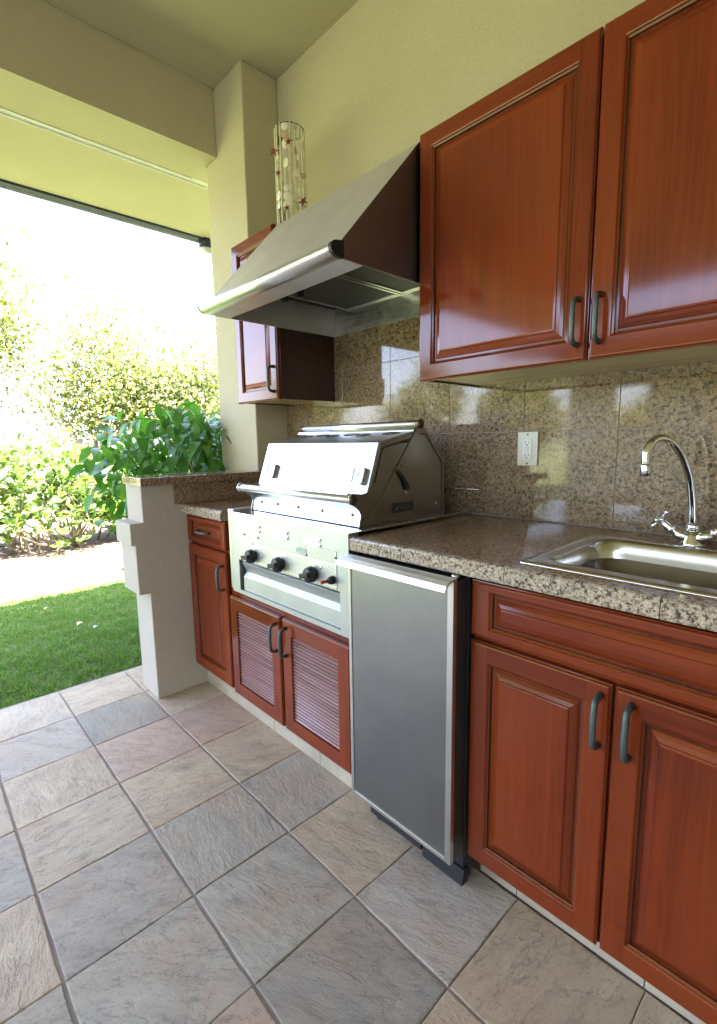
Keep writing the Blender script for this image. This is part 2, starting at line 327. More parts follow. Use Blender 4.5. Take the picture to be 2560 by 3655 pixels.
# ================================================================== BACKSPLASH TILES
gxs = [-2.229, -2.077, -1.768, -1.459, -1.149, -.838, -.537, -.236, .065]
for r_, (z0, z1) in enumerate(((.918, 1.2155), (1.2175, 1.5235), (1.5255, 1.70))):
    for i in range(len(gxs) - 1):
        x0, x1 = gxs[i] + .001, gxs[i + 1] - .001
        if r_ == 2 and x0 > -1.05: continue
        b = MB().box(-(x1 - x0) / 2, (x1 - x0) / 2, -.008, -.0, -(z1 - z0) / 2, (z1 - z0) / 2, 'granite_wall')
        b.build('granite_tile', hw, .0006, ((x0 + x1) / 2, 0.0, (z0 + z1) / 2), 1)
bs = MB().box(-2.229, .065, -.006, .002, .916, 1.70, 'mortar').build('grout_bed', hw)

# ================================================================== COUNTERTOPS
def counter(name, label, xs, x0, x1, hole=None, ybacks=((-.305, -.009), (-.612, -.307))):
    t = thing(name, label, 'countertop', ((x0 + x1) / 2, -.3, .874)); ox, oy, oz = t.location
    MB().box(x0 - ox, x1 - ox, -.60 - oy, -.012 - oy, .002, .026, 'dark_gap').build('deck', t) if not hole else None
    cuts = [x0] + [x for x in xs if x0 < x < x1] + [x1]
    for a, b in zip(cuts[:-1], cuts[1:]):
        for (c, d) in ybacks:
            bx = [(a, b, c, d)]
            if hole:
                hx0, hx1, hy0, hy1 = hole
                if a < hx1 and b > hx0:
                    bx = []
                    if a < hx0: bx.append((a, hx0, c, d))
                    if b > hx1: bx.append((hx1, b, c, d))
                    m0, m1 = max(a, hx0), min(b, hx1)
                    if d > hy1: bx.append((m0, m1, max(c, hy1), d))
                    if c < hy0: bx.append((m0, m1, c, min(d, hy0)))
            b_ = MB()
            for (p, q, r, s) in bx: b_.box(p - ox + (.0007 if p == a else 0), q - ox - (.0007 if q == b else 0), r - oy + .0007, s - oy - .0007, .0265, .040, 'granite_counter')
            b_.build('granite_tile', t, .0005 if not hole else 0, (0, 0, 0), 1)
        # rounded nosing along the front edge
        pr = [(-.613 - oy, .040), (-.629 - oy, .040), (-.6345 - oy, .0375), (-.637 - oy, .032), (-.637 - oy, .006), (-.6355 - oy, .001), (-.631 - oy, -.001), (-.613 - oy, -.001)]
        MB().prism(pr, 0, a - ox + .0008, b - ox - .0008, 'granite_edge').build('edge_tile', t)
    MB().box(x0 - ox, x1 - ox, -.6125 - oy, -.605 - oy, -.001, .0262, 'mortar').build('grout', t)
    return t
SH = (-.515, .16, -.535, -.175)
ctR = counter('countertop', 'long brown speckled granite countertop with thick front edge around the sink', [-.838, -.537, -.236, .065], -1.041, .30, SH)
ox, oy, oz = ctR.location
MB().box(-1.035 - ox, -.53 - ox, -.59 - oy, -.012 - oy, .002, .026, 'dark_gap').build('deck', ctR)
MB().box(-1.041 - ox, -1.0415 - ox, -.61 - oy, -.012 - oy, -.001, .040, 'granite_edge').build('end_strip', ctR)
ctL = counter('countertop', 'short granite countertop left of the grill beside the low wall', [-2.0], -2.208, -1.826)

# ================================================================== CABINET DOORS
def rect_ring(mb, cx, cz, w, h, prof, y0, fill=True, dz=0, i_fr=9):
    """concentric rectangles; prof = [(inset, depth)], depth positive = towards the room (-y)"""
    for k in range(len(prof) - 1):
        (i0, d0), (i1, d1) = prof[k], prof[k + 1]
        def R(i, d):
            j = i - dz if i > i_fr - 1e-6 else i
            return [(cx - w / 2 + i, y0 - d, cz - h / 2 + j), (cx + w / 2 - i, y0 - d, cz - h / 2 + j), (cx + w / 2 - i, y0 - d, cz + h / 2 - j), (cx - w / 2 + i, y0 - d, cz + h / 2 - j)]
        A, B = R(i0, d0), R(i1, d1)
        if abs(d0 - d1) < 1e-6 and (i1 - i0) > .02:   # flat frame: stiles run through, rails butt between them
            zb, zt = A[0][2], A[2][2]; xa, xb = A[0][0], A[1][0]; xi, xj = B[0][0], B[1][0]; zi, zj = B[0][2], B[2][2]; y = y0 - d0
            mb.add([(xa, y, zb), (xi, y, zb), (xi, y, zi), (xi, y, zj), (xi, y, zt), (xa, y, zt)], [(0, 1, 2, 3, 4, 5)], 'wood_vertical')
            mb.add([(xj, y, zb), (xb, y, zb), (xb, y, zt), (xj, y, zt), (xj, y, zj), (xj, y, zi)], [(0, 1, 2, 3, 4, 5)], 'wood_vertical')
            mb.add([(xi, y, zb), (xj, y, zb), (xj, y, zi), (xi, y, zi)], [(0, 1, 2, 3)], 'wood_horizontal')
            mb.add([(xi, y, zj), (xj, y, zj), (xj, y, zt), (xi, y, zt)], [(0, 1, 2, 3)], 'wood_horizontal')
            continue
        dark = (i1 >= i_fr - 1e-6 and i1 > i_fr + .006 and i1 < i_fr + .017)
        for e in range(4):
            f = (e + 1) % 4
            mb.add([A[e], A[f], B[f], B[e]], [(0, 1, 2, 3)], 'wood_glaze' if dark else ('wood_horizontal' if e in (0, 2) else 'wood_vertical'))
    if fill:
        i, d = prof[-1]; mb.add(R(i, d), [(0, 1, 2, 3)], fill if isinstance(fill, str) else 'wood_vertical')
def bow_handle(L=.106, vertical=True, out=.030):
    pts = [(0, 0, -L / 2), (0, -out * .55, -L / 2 + .001), (0, -out * .86, -L / 2 + .006), (0, -out, -L / 2 + .017), (0, -out * 1.05, 0), (0, -out, L / 2 - .017), (0, -out * .86, L / 2 - .006), (0, -out * .55, L / 2 - .001), (0, 0, L / 2)]
    if not vertical: pts = [(z, y, x) for x, y, z in pts]
    b = MB().tube(pts, [.0075, .0062, .0062, .0062, .0066, .0062, .0062, .0062, .0075], 'pewter', 8)
    return b.mesh('handle')
HV = bow_handle(); HH = bow_handle(.10, False, .026)
FR = .046
def panel_front(parent, name, cx, cz, w, h, y, handle=None, grain='wood_vertical', fr=FR, th=.019, louver=False, dz=0):
    """y = plane of the frame's face"""
    ox, oy, oz = parent.location
    cx -= ox; cz -= oz; yy = y - oy
    o = MB()
    prof = [(0, -th), (0, -.0055), (.0018, -.0050), (.0028, -.0022), (.0052, -.0004), (.0075, 0), (fr, 0), (fr + .0025, -.0012), (fr + .0045, -.0042), (fr + .0085, -.0062), (fr + .0085, -.0115)]
    if louver: prof = prof[:7] + [(fr, -th)]
    rect_ring(o, cx, cz, w, h, prof, yy, fill=False, dz=dz, i_fr=fr)
    d = o.build(name, parent, 0); d.parent = parent
    if not louver:
        i0 = fr + .0085
        p2 = [(i0, -.0115), (i0 + .007, -.0115), (i0 + .0085, -.0095), (i0 + .016, -.0055), (i0 + .024, -.0030), (i0 + .0255, -.0015), (i0 + .0255, 0.0), (i0 + .028, .0008), (i0 + .031, .0010)]
        q = MB(); rect_ring(q, cx, cz, w, h, p2, yy, fill=grain, dz=dz, i_fr=fr); q.build('panel', d)
    else:
        iw, ih = w - 2 * fr, h - 2 * fr; n = 25
        b = MB(); b.add([(-iw / 2, 0, .0), (iw / 2, 0, .0), (iw / 2, .0008, -.0032), (-iw / 2, .0008, -.0032), (-iw / 2, .0125, .0074), (iw / 2, .0125, .0074), (iw / 2, .0132, .0050), (-iw / 2, .0132, .0050)],
            [(0, 1, 5, 4), (4, 5, 6, 7), (0, 4, 7, 3), (1, 2, 6, 5)], 'wood_slat'); b.add([(-iw / 2, 0, .0), (iw / 2, 0, .0), (iw / 2, .0008, -.0032), (-iw / 2, .0008, -.0032), (iw / 2, .0132, .0050), (-iw / 2, .0132, .0050)], [(3, 2, 1, 0), (5, 4, 2, 3)], 'slat_edge_shade'); me = b.mesh('louver_slat')
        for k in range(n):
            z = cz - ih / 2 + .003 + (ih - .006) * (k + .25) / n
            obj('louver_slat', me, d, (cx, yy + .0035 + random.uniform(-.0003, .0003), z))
        MB().box(cx - iw / 2, cx + iw / 2, yy + .019, yy + .021, cz - ih / 2, cz + ih / 2, 'dark_gap').build('backing', d)
    if handle:
        hx, hz, me = handle; obj('handle', me, d, (hx - ox, yy, hz - oz))
    return d
wood('slat_edge_shade', 0, (.03, .012, .012)); wood('wood_slat', 0, (.34, .15, .13)); M['wood_slat'].node_tree.nodes['Principled BSDF'].inputs['Coat Weight'].default_value = 1.0; M['wood_slat'].node_tree.nodes['Principled BSDF'].inputs['Coat Roughness'].default_value = .24; M['wood_slat'].node_tree.nodes['Principled BSDF'].inputs['Coat IOR'].default_value = 2.1  # dark slat edges paint in shadow lines; paler slat base paints in sky sheen

def carcass(parent, x0, x1, z0, z1, y0, y1, mat='wood_vertical', rails=(), stiles=(), back=True, y=None):
    """thin-walled cabinet box with a face frame"""
    ox, oy, oz = parent.location; b = MB(); t = .018
    def B(a, c, d, e, f, g_, m_): b.box(a - ox, c - ox, d - oy, e - oy, f - oz, g_ - oz, m_)
    B(x0, x0 + t, y0, y1, z0, z1, 'wood_side'); B(x1 - t, x1, y0, y1, z0, z1, 'wood_side')
    B(x0 + t, x1 - t, y0 + .001, y1, z0 + .004, z0 + t, 'wood_underside'); B(x0 + t, x1 - t, y0 + .001, y1, z1 - t, z1, 'wood_side')
    B(x0 + t, x1 - t, y1 - .01, y1 - .002, z0 + t, z1 - t, 'wood_side')
    o = b.build('carcass', parent, .0008, None, 1)
    f_ = MB()
    for (a, c) in stiles: f_.box(a - ox, c - ox, y0 - .0195 - oy, y0 - .0005 - oy, z0 - oz, z1 - oz, 'wood_vertical')
    for (a, c, p, q) in rails: f_.box(a - ox, c - ox, y0 - .0185 - oy, y0 - .0005 - oy, p - oz, q - oz, 'wood_horizontal')
    if stiles or rails: f_.build('face_frame', parent, .001, None, 1)
    return o

# left narrow base cabinet: drawer over door
c1 = thing('base_cabinet', 'narrow reddish wood base cabinet with one small drawer left of the grill', 'cabinet', (-2.03, -.3, .115))
carcass(c1, -2.218, -1.80, .115, .872, -.572, -.02, rails=((-2.218, -1.848, .842, .872), (-2.218, -1.848, .722, .742)), stiles=((-1.848, -1.80),))
panel_front(c1, 'drawer', (-2.218 - 1.850) / 2, .8015, .362, .124, -.612, (-2.03, .8015, HH), 'wood_horizontal', fr=.034, dz=.014)
panel_front(c1, 'door', (-2.218 - 1.850) / 2, .4265, .362, .605, -.612, (-1.876, .621, HV))
# grill cabinet with louvred doors
c2 = thing('grill_cabinet', 'wood cabinet under the grill with two louvered doors', 'cabinet', (-1.43, -.3, .115))
carcass(c2, -1.798, -1.045, .115, .589, -.572, -.02, rails=((-1.798, -1.045, .548, .589),), stiles=((-1.468, -1.448),))
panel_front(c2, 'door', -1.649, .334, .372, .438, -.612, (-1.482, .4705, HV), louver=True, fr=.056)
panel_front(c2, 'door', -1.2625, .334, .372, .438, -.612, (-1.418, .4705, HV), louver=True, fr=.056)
# sink cabinet
c3 = thing('sink_cabinet', 'wide wood sink cabinet with long false drawer above two panel doors', 'cabinet', (-.2, -.3, .12))
carcass(c3, -.638, .22, .12, .872, -.572, -.02, rails=((-.638, .22, .712, .732), (-.638, .22, .86, .872)), stiles=((-.322, -.300),))
panel_front(c3, 'drawer_front', -.21, .793, .852, .136, -.612, None, 'wood_horizontal', dz=.026)
panel_front(c3, 'door', -.475, .4195, .322, .587, -.612, (-.333, .6345, HV))
panel_front(c3, 'door', -.142, .4195, .330, .587, -.612, (-.276, .6345, HV))
# wall cabinets
u1 = thing('wall_cabinet', 'large upper wood cabinet with two tall doors right of the hood', 'cabinet', (-.5, -.15, 1.375))
carcass(u1, -1.030, .02, 1.378, 2.088, -.317, -.009)
panel_front(u1, 'door', -.7685, 1.7345, .521, .715, -.338, (-.531, 1.4675, HV))
panel_front(u1, 'door', -.243, 1.7345, .521, .715, -.338, (-.478, 1.4675, HV))
u2 = thing('wall_cabinet', 'small upper wood cabinet with a single door between column and hood', 'cabinet', (-1.99, -.15, 1.38))
carcass(u2, -2.165, -1.822, 1.383, 2.092, -.317, -.009)
panel_front(u2, 'door', -1.9925, 1.7375, .343, .715, -.338, (-1.846, 1.4675, HV))

# toe-kick stone strip
tk = thing('toe_kick', 'cream stone strip along the floor under the base cabinets', 'skirting', (-1.2, -.5, 0))
MB().box(-1.028, .155, .0, .03, 0, .113, 'mortar').box(.56, 1.4, .03, .05, 0, .113, 'mortar').build('grout', tk)
xx = -2.225
while xx < -1.06:
    x2 = min(xx + .303, -1.05); MB().box(xx + 1.2, x2 - .002 + 1.2, -.052, -.04 + .039, .001, .112, 'toe_stone').build('stone_tile', tk, .0015); xx = x2
xx = -.655
while xx < .2:
    x2 = xx + (.11 if xx < -.6 else .303); MB().box(xx + 1.2, x2 - .002 + 1.2, -.012, .029, .001, .112, 'toe_stone').build('stone_tile', tk, .0015); xx = x2

# ================================================================== GRILL
gr = thing('barbecue_grill', 'built in stainless steel gas grill with closed hinged lid and three black knobs', 'grill', (-1.39, -.4, .6))
GX, GY, GZ = gr.location
def G(b, name, bevel=0, parent=None, seg=2): # world-space mesh -> child of the grill
    for i, v in enumerate(b.v): b.v[i] = (v[0] - GX, v[1] - GY, v[2] - GZ)
    return b.build(name, parent or gr, bevel, None, seg)
b = MB(); b.box(-1.742, -1.040, -.638, -.05, .602, .9205, 'steel_side')
b.v = []; b.f = []; b.mi = []; b.sm = []
# body as a shell so that the tray and slot are real openings
b.box(-1.742, -1.685, -.640, -.60, .602, .921, 'steel_panel').box(-1.082, -1.040, -.640, -.60, .602, .921, 'steel_panel')
b.box(-1.685, -1.082, -.640, -.60, .740, .921, 'steel_panel'); b.box(-1.685, -1.082, -.640, -.60, .602, .617, 'steel_panel')
G(b, 'front_panel')
G(MB().box(-1.742, -1.736, -.60, -.04, .602, .9, 'steel_side').box(-1.046, -1.040, -.60, -.04, .602, .9, 'steel_side').box(-1.736, -1.046, -.55, -.54, .602, .9, 'dark_gap').box(-1.736, -1.046, -.60, -.54, .6, .604, 'dark_gap'), 'body')
G(MB().box(-1.745, -1.037, -.641, -.035, .9215, .9255, 'steel_polished'), 'top_plate', .001)
G(MB().box(-1.790, -1.747, -.622, -.05, .60, .9285, 'steel_vertical'), 'side_trim', .0015); G(MB().box(-1.037, -1.0265, -.60, -.05, .9275, .9295, 'steel'), 'side_trim', 0)
# rails below
b = MB(); b.box(-1.795, -1.04, -.616, -.58, .5985, .6015, 'steel'); b.box(-1.79, -1.04, -.612, -.60, .5935, .5955, 'steel'); b.box(-1.79, -1.04, -.610, -.59, .5955, .5985, 'black_plastic'); b.box(-1.79, -1.04, -.614, -.60, .589, .5935, 'black_plastic')
G(b, 'support_rail')
# drip tray front
pr = [(-.604, .616), (-.632, .618), (-.632, .672), (-.618, .690), (-.628, .712), (-.636, .730), (-.630, .7335), (-.60, .733)]
G(MB().prism(pr, 0, -1.668, -1.084, 'steel_panel'), 'drip_tray', .001)
# lid : profile extruded, ears, recessed side
LX0, LX1 = -1.700, -1.076
front = [(-.560, .928), (-.556, .952), (-.549, .975), (-.540, 1.0), (-.531, 1.022), (-.522, 1.045), (-.473, 1.187)]
lidp = front + [(-.466, 1.190), (-.303, 1.222), (-.29, 1.215), (-.40, .96), (-.51, .93)]
lid = MB().prism(lidp, 0, LX0, LX1, 'steel_lid'); lid = G(lid, 'lid', .0015)
for (xa, xb) in ((LX0 - .0035, LX0 - .0005), (LX1 + .0005, LX1 + .0035)):
    ear = [(-.548, .926), (-.566, .928), (-.560, .952), (-.556, .966), (-.563, .980), (-.578, .992), (-.592, 1.0), (-.606, 1.0035), (-.617, 1.010), (-.621, 1.020), (-.617, 1.031), (-.606, 1.037), (-.58, 1.034), (-.55, 1.030), (-.524, 1.034), (-.514, 1.045), (-.470, 1.184), (-.31, 1.218), (-.30, 1.20), (-.40, .96), (-.50, .93)]
    G(MB().prism(ear, 0, xa, xb, 'steel_side'), 'lid_side', 0, lid)
# inner dark border of the visible side
G(MB().prism([(-.500, 1.06), (-.463, 1.172), (-.325, 1.200), (-.325, 1.193), (-.458, 1.166), (-.494, 1.06)], 0, LX1 + .0036, LX1 + .0046, 'label_dark'), 'side_seam', 0, lid)
G(MB().box(LX1 + .0036, LX1 + .0046, -.372, -.335, 1.183, 1.190, 'label_dark'), 'side_slot', 0, lid)
G(MB().tube([(-1.692, -.612, 1.020), (-1.052, -.612, 1.020)], .0125, 'steel_bar', 20), 'handle', 0, lid)
G(MB().tube([(-1.700, -.612, 1.020), (-1.690, -.612, 1.020)], .0165, 'steel_polished', 20), 'handle_end', 0, lid)
G(MB().tube([(-1.055, -.612, 1.020), (-1.046, -.612, 1.020)], .0165, 'steel_side', 20).tube([(-1.046, -.612, 1.020), (-1.043, -.612, 1.020)], [.0135, .011], 'brown_cap', 20), 'handle_end', 0, lid)
for x in (-1.64, -1.53, -1.40, -1.265, -1.115):
    G(MB().tube([(x, -.551, .964), (x, -.5575, .9615)], .005, 'steel_side', 10), 'screw', 0, lid)
# gauges
def on_lid(x, z, d=0):
    t = (z - 1.045) / (1.187 - 1.045); y = -.522 + t * (.049); return (x, y - d * .945, z + d * .326)
for x in (-1.618, -1.122):
    c = Vector(on_lid(x, 1.080)); up = Vector((0, .326, .945)); nn = Vector((0, -.945, .326)); rx = Vector((1, 0, 0))
    def rr_(w_, h_, r_, d_, n_=5):
        out = []
        for (sx, sz, a0) in ((1, 1, 0), (-1, 1, 90), (-1, -1, 180), (1, -1, 270)):
            for k in range(n_):
                a = math.radians(a0 + 90 * k / (n_ - 1)); out.append(c + rx * (sx * (w_ - r_) + r_ * math.cos(a)) + up * (sz * (h_ - r_) + r_ * math.sin(a)) + nn * d_)
        return out
    rings = [rr_(.028, .028, .008, 0), rr_(.028, .028, .008, .012), rr_(.0265, .0265, .007, .0145), rr_(.0225, .0225, .005, .0145), rr_(.0225, .0225, .005, .012)]
    n_ = len(rings[0]); vs = [p for r in rings for p in r]; fs = [(k * n_ + i, k * n_ + (i + 1) % n_, (k + 1) * n_ + (i + 1) % n_, (k + 1) * n_ + i) for k in range(4) for i in range(n_)]
    gg = G(MB().add(vs, fs, 'steel_side'), 'gauge', 0, lid)
    q = MB(); q.add(rr_(.0225, .0225, .005, .0122), [tuple(range(n_))], 'gauge_face')
    G(q, 'gauge_face', 0, lid)
    nd = MB(); a_, b_2 = c + nn * .0135, c + nn * .0135 + rx * .008 + up * .012; nd.tube([a_ - rx * .004 - up * .006, b_2], [.0008, .0004], 'label_dark', 6); G(nd, 'gauge_needle', 0, lid)
# top bar + strips + vent holes
G(MB().tube([(-1.728, -.272, 1.247), (-1.084, -.272, 1.247)], .0125, 'steel_bar', 20), 'warming_bar')
G(MB().tube([(-1.737, -.272, 1.247), (-1.727, -.272, 1.247)], .0145, 'brown_cap', 18), 'bar_end')
G(MB().tube([(-1.084, -.272, 1.247), (-1.070, -.272, 1.247)], .0155, 'brown_cap', 18), 'bar_end')
G(MB().prism([(-.305, 1.224), (-.300, 1.233), (-.262, 1.236), (-.25, 1.231), (-.25, 1.22), (-.29, 1.212)], 0, -1.728, -1.077, 'steel_polished'), 'top_strip', .001)
for i, (x, y) in enumerate(((-1.66, -.335), (-1.60, -.352), (-1.52, -.335), (-1.44, -.352), (-1.355, -.332), (-1.275, -.350), (-1.155, -.332))):
    z = 1.190 + (y + .466) * (1.222 - 1.190) / (.163); vs = []
    b = MB(); b.add([(x + .034 * math.cos(a), y + .017 * math.sin(a), z + .0012 + .017 * math.sin(a) * .196) for a in np.linspace(0, 2 * math.pi, 24, endpoint=False)], [tuple(range(24))], 'label_dark')
    b.add([(x + rr * math.cos(a), y + ry * math.sin(a), z + dz + ry * math.sin(a) * .196) for (rr, ry, dz) in ((.034, .017, .0012), (.036, .019, .0018), (.038, .021, .0006)) for a in np.linspace(0, 2 * math.pi, 24, endpoint=False)], [(k * 24 + i2, k * 24 + (i2 + 1) % 24, (k + 1) * 24 + (i2 + 1) % 24, (k + 1) * 24 + i2) for k in range(2) for i2 in range(24)], 'steel_polished')
    G(b, 'vent_hole', 0, lid)
# rear housing (fire box back) : side plates + sloping back + back wall
hp = [(-.540, .9265), (-.296, 1.232), (-.250, 1.232), (-.146, 1.118), (-.143, .9265)]
hs = MB()
for (xa, xb) in ((-1.712, -1.708), (-1.0725, -1.069)): hs.prism(hp, 0, xa, xb, 'steel_side')
hs.prism([(-.25, 1.231), (-.146, 1.117), (-.143, .9265), (-.150, .9265), (-.152, 1.114), (-.252, 1.224)], 0, -1.708, -1.0725, 'steel')
hsg = G(hs, 'firebox_housing', .0008)
G(MB().prism([(-.285, 1.215), (-.250, 1.215), (-.160, 1.116), (-.158, .945), (-.161, .945), (-.163, 1.114), (-.252, 1.211), (-.285, 1.211)], 0, -1.0688, -1.0675, 'label_dark'), 'seam', 0, hsg)
G(MB().tube([(-1.066, -.402, 1.098), (-1.064, -.385, 1.085), (-1.062, -.365, 1.060), (-1.062, -.352, 1.040), (-1.063, -.352, 1.030)], [.004, .006, .005, .008, .006], 'black_plastic', 8), 'pivot_lever', 0, hsg)
G(MB().tube([(-1.0695, -.352, 1.020), (-1.066, -.352, 1.020)], .005, 'chrome', 10).tube([(-1.0695, -.372, 1.11), (-1.066, -.372, 1.11)], .004, 'steel_side', 10).tube([(-1.0695, -.19, .97), (-1.066, -.19, .97)], .003, 'chrome', 8), 'screw', 0, hsg)
bd = G(MB().box(-1.0689, -1.0679, -.425, -.315, .957, .990, 'label_dark'), 'badge', 0, hsg)
dec = MB()
for k in range(4): dec.box(-1.0678, -1.0672, -.405 + k * .022, -.392 + k * .022, .968, .972, 'steel_side').box(-1.0678, -1.0672, -.405 + k * .022, -.388 + k * .022, .977, .980, 'steel_side')
G(dec, 'badge_marks', 0, hsg)
# louvre vents in panel
for x in (-1.560, -1.384, -1.208):
    for z in (.889, .871):
        vb = MB(); L = .040
        vb.add([(x - L, -.6403, z + .006), (x + L, -.6403, z + .006), (x + L, -.6403, z - .006), (x - L, -.6403, z - .006), (x - L + .004, -.648, z - .005), (x + L - .003, -.648, z - .005)], [(0, 4, 5, 1), (0, 3, 4), (1, 5, 2)], 'steel_polished')
        vb.add([(x - L, -.6405, z - .006), (x + L, -.6405, z - .006), (x + L - .003, -.6475, z - .0052), (x - L + .004, -.6475, z - .0052)], [(0, 1, 2, 3)], 'dark_gap')
        G(vb, 'vent')
for (x, z) in ((-1.633, .846), (-1.535, .846), (-1.575, .817), (-1.243, .828), (-1.098, .843)):
    G(MB().tube([(x, -.640, z), (x, -.644, z)], [.0042, .003], 'steel_side', 10), 'screw')
G(MB().tube([(-1.168, -.640, .800), (-1.168, -.645, .800)], [.006, .0035], 'steel_polished', 12), 'screw')
# instruction plate with fine print
pl = G(MB().box(-1.665, -1.094, -.6412, -.6402, .744, .824, 'decal2').box(-1.237, -1.094, -.6412, -.6402, .8245, .862, 'decal2'), 'instruction_plate') if 0 else None
plain('plate', (.60, .62, .60), .45, metal=.7)
pl = G(MB().box(-1.665, -1.094, -.6411, -.6402, .744, .824, 'plate').box(-1.237, -1.094, -.6411, -.6402, .8242, .862, 'plate'), 'instruction_plate')
tx = MB()
def line(x0, x1, z, h=.0012): tx.box(x0, x1, -.6415, -.6411, z, z + h, 'print_ink')
random.seed(3)
for k in range(9):
    x = -1.230
    while x < -1.105:
        x2 = x + random.uniform(.004, .014); line(x, min(x2, -1.10), .857 - k * .0038, .0009); x = x2 + .0018
for (cx0, cx1) in ((-1.66, -1.60), (-1.52, -1.45), (-1.345, -1.235), (-1.16, -1.10)):
    for k in range(11):
        x = cx0
        while x < cx1:
            x2 = x + random.uniform(.004, .012); line(x, min(x2, cx1), .812 - k * .0058, .0008); x = x2 + .002
for x in (-1.595, -1.445, -1.350): tx.box(x, x + .0007, -.6415, -.6411, .748, .820, 'print_ink')
for (x0, x1, z) in ((-1.665, -1.094, .7445), (-1.665, -1.237, .8232), (-1.237, -1.094, .8235), (-1.237, -1.094, .8613)): tx.box(x0, x1, -.6415, -.6411, z, z + .0006, 'print_ink')
tx.box(-1.0946, -1.094, -.6415, -.6411, .744, .862, 'print_ink')
o = G(tx, 'fine_print', 0, pl); o['kind'] = 'stuff'
G(MB().box(-1.300, -1.243, -.6411, -.6402, .829, .847, 'decal'), 'silver_sticker')
# knobs
for x in (-1.566, -1.388, -1.205):
    kb = MB().tube([(x, -.641, .7735), (x, -.652, .7735)], .019, 'black_plastic', 20).tube([(x, -.652, .7735), (x, -.667, .7735), (x, -.670, .7735)], [.027, .0245, .023], 'black_plastic', 24)
    kn = G(kb, 'knob')
    bb = MB().box(-.008, .008, -.019, 0, -.0225, .0225, 'black_plastic')
    gp = bb.build('grip', kn, .002); gp.location = (x - GX, -.668 - GY, .7735 - GZ); gp.rotation_euler = (0, math.radians(78), 0)
ib = G(MB().tube([(-1.110, -.641, .772), (-1.110, -.650, .772), (-1.110, -.660, .772)], [.013, .013, .010], 'black_plastic', 16), 'igniter')
G(MB().tube([(-1.110, -.655, .772), (-1.116, -.685, .771)], [.0045, .0055], 'red_plastic', 10), 'igniter_lever', 0, ib)

# ================================================================== HOOD
hd = thing('range_hood', 'wedge shaped stainless steel range hood mounted above the grill', 'hood', (-1.43, -.3, 1.68))
HX, HY, HZ = hd.location
def H(b, name, bevel=0, parent=None, seg=2):
    for i, v in enumerate(b.v): b.v[i] = (v[0] - HX, v[1] - HY, v[2] - HZ)
    return b.build(name, parent or hd, bevel, None, seg)
hx0, hx1 = -1.812, -1.040
H(MB().prism([(-.652, 1.716), (-.318, 2.088), (-.318, 2.082), (-.655, 1.708)], 0, hx0, hx1, 'steel_hood').prism([(-.318, 2.088), (-.01, 2.088), (-.01, 2.082), (-.318, 2.082)], 0, hx0, hx1, 'steel_hood'), 'front_sheet')
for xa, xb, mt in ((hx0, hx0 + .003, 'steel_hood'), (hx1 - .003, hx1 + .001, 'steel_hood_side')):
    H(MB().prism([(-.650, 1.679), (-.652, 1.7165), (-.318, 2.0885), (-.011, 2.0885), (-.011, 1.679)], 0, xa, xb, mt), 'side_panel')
# bullnose lip
nose = []
for k in range(13):
    a = math.pi / 2 + math.pi * k / 12
    nose.append((-.664 + .026 * math.cos(a) * 1.0, 1.6965 + .0195 * math.sin(a)))
nose = [(-.645, 1.7195), (-.655, 1.7195)] + nose + [(-.645, 1.677)]
nb = MB().prism(nose, 0, hx0 + .008, hx1 - .002, 'steel_bar')
for i in range(len(nb.f)):
    if len(nb.f[i]) == 4: nb.sm[i] = True
H(nb, 'front_lip')
H(MB().prism([(y, z) for (y, z) in [(-.645 if y > -.66 else y - .001, z + (.001 if z > 1.7 else -.001)) for y, z in nose]], 0, hx1 - .002, hx1 + .010, 'black_plastic'), 'end_cap')
H(MB().prism([(y - .0012, z) for y, z in nose], 0, hx0 + .003, hx0 + .008, 'black_plastic'), 'end_cap')
H(MB().box(hx0 + .003, hx1 - .003, -.645, -.562, 1.678, 1.681, 'steel_hood'), 'front_flange', 0)
H(MB().box(hx0 + .003, hx0 + .006, -.562, -.011, 1.679, 1.80, 'steel_hood').box(hx1 - .007, hx1 - .004, -.562, -.011, 1.679, 1.80, 'steel_side').box(hx0 + .006, hx1 - .007, -.016, -.012, 1.679, 1.80, 'steel').box(hx0 + .006, hx1 - .007, -.566, -.562, 1.679, 1.80, 'steel_side'), 'inner_skirt')
H(MB().box(hx0 + .003, hx1 - .004, -.561, -.012, 1.80, 1.803, 'black_dusty'), 'canopy_plate')
for (xa, xb) in ((-1.690, -1.412), (-1.395, -1.312), (-1.300, -1.06)):
    pass
for (xa, xb) in ((-1.70, -1.405), (-1.372, -1.062)):
    f1 = H(MB().box(xa, xb, -.36, -.03, 1.784, 1.79, 'filter_mesh'), 'grease_filter')
    H(MB().box(xa - .012, xb + .012, -.372, -.36, 1.780, 1.793, 'steel').box(xa - .012, xb + .012, -.03, -.018, 1.780, 1.793, 'steel').box(xa - .012, xa, -.36, -.03, 1.780, 1.793, 'steel').box(xb, xb + .012, -.36, -.03, 1.780, 1.793, 'steel'), 'filter_frame', 0, f1)
for x, y in ((-1.68, -.385), (-1.588, -.375)):
    H(MB().tube([(x, y, 1.80), (x, y, 1.752), (x, y, 1.748)], [.016, .016, .013], 'black_plastic', 16), 'lamp_socket')

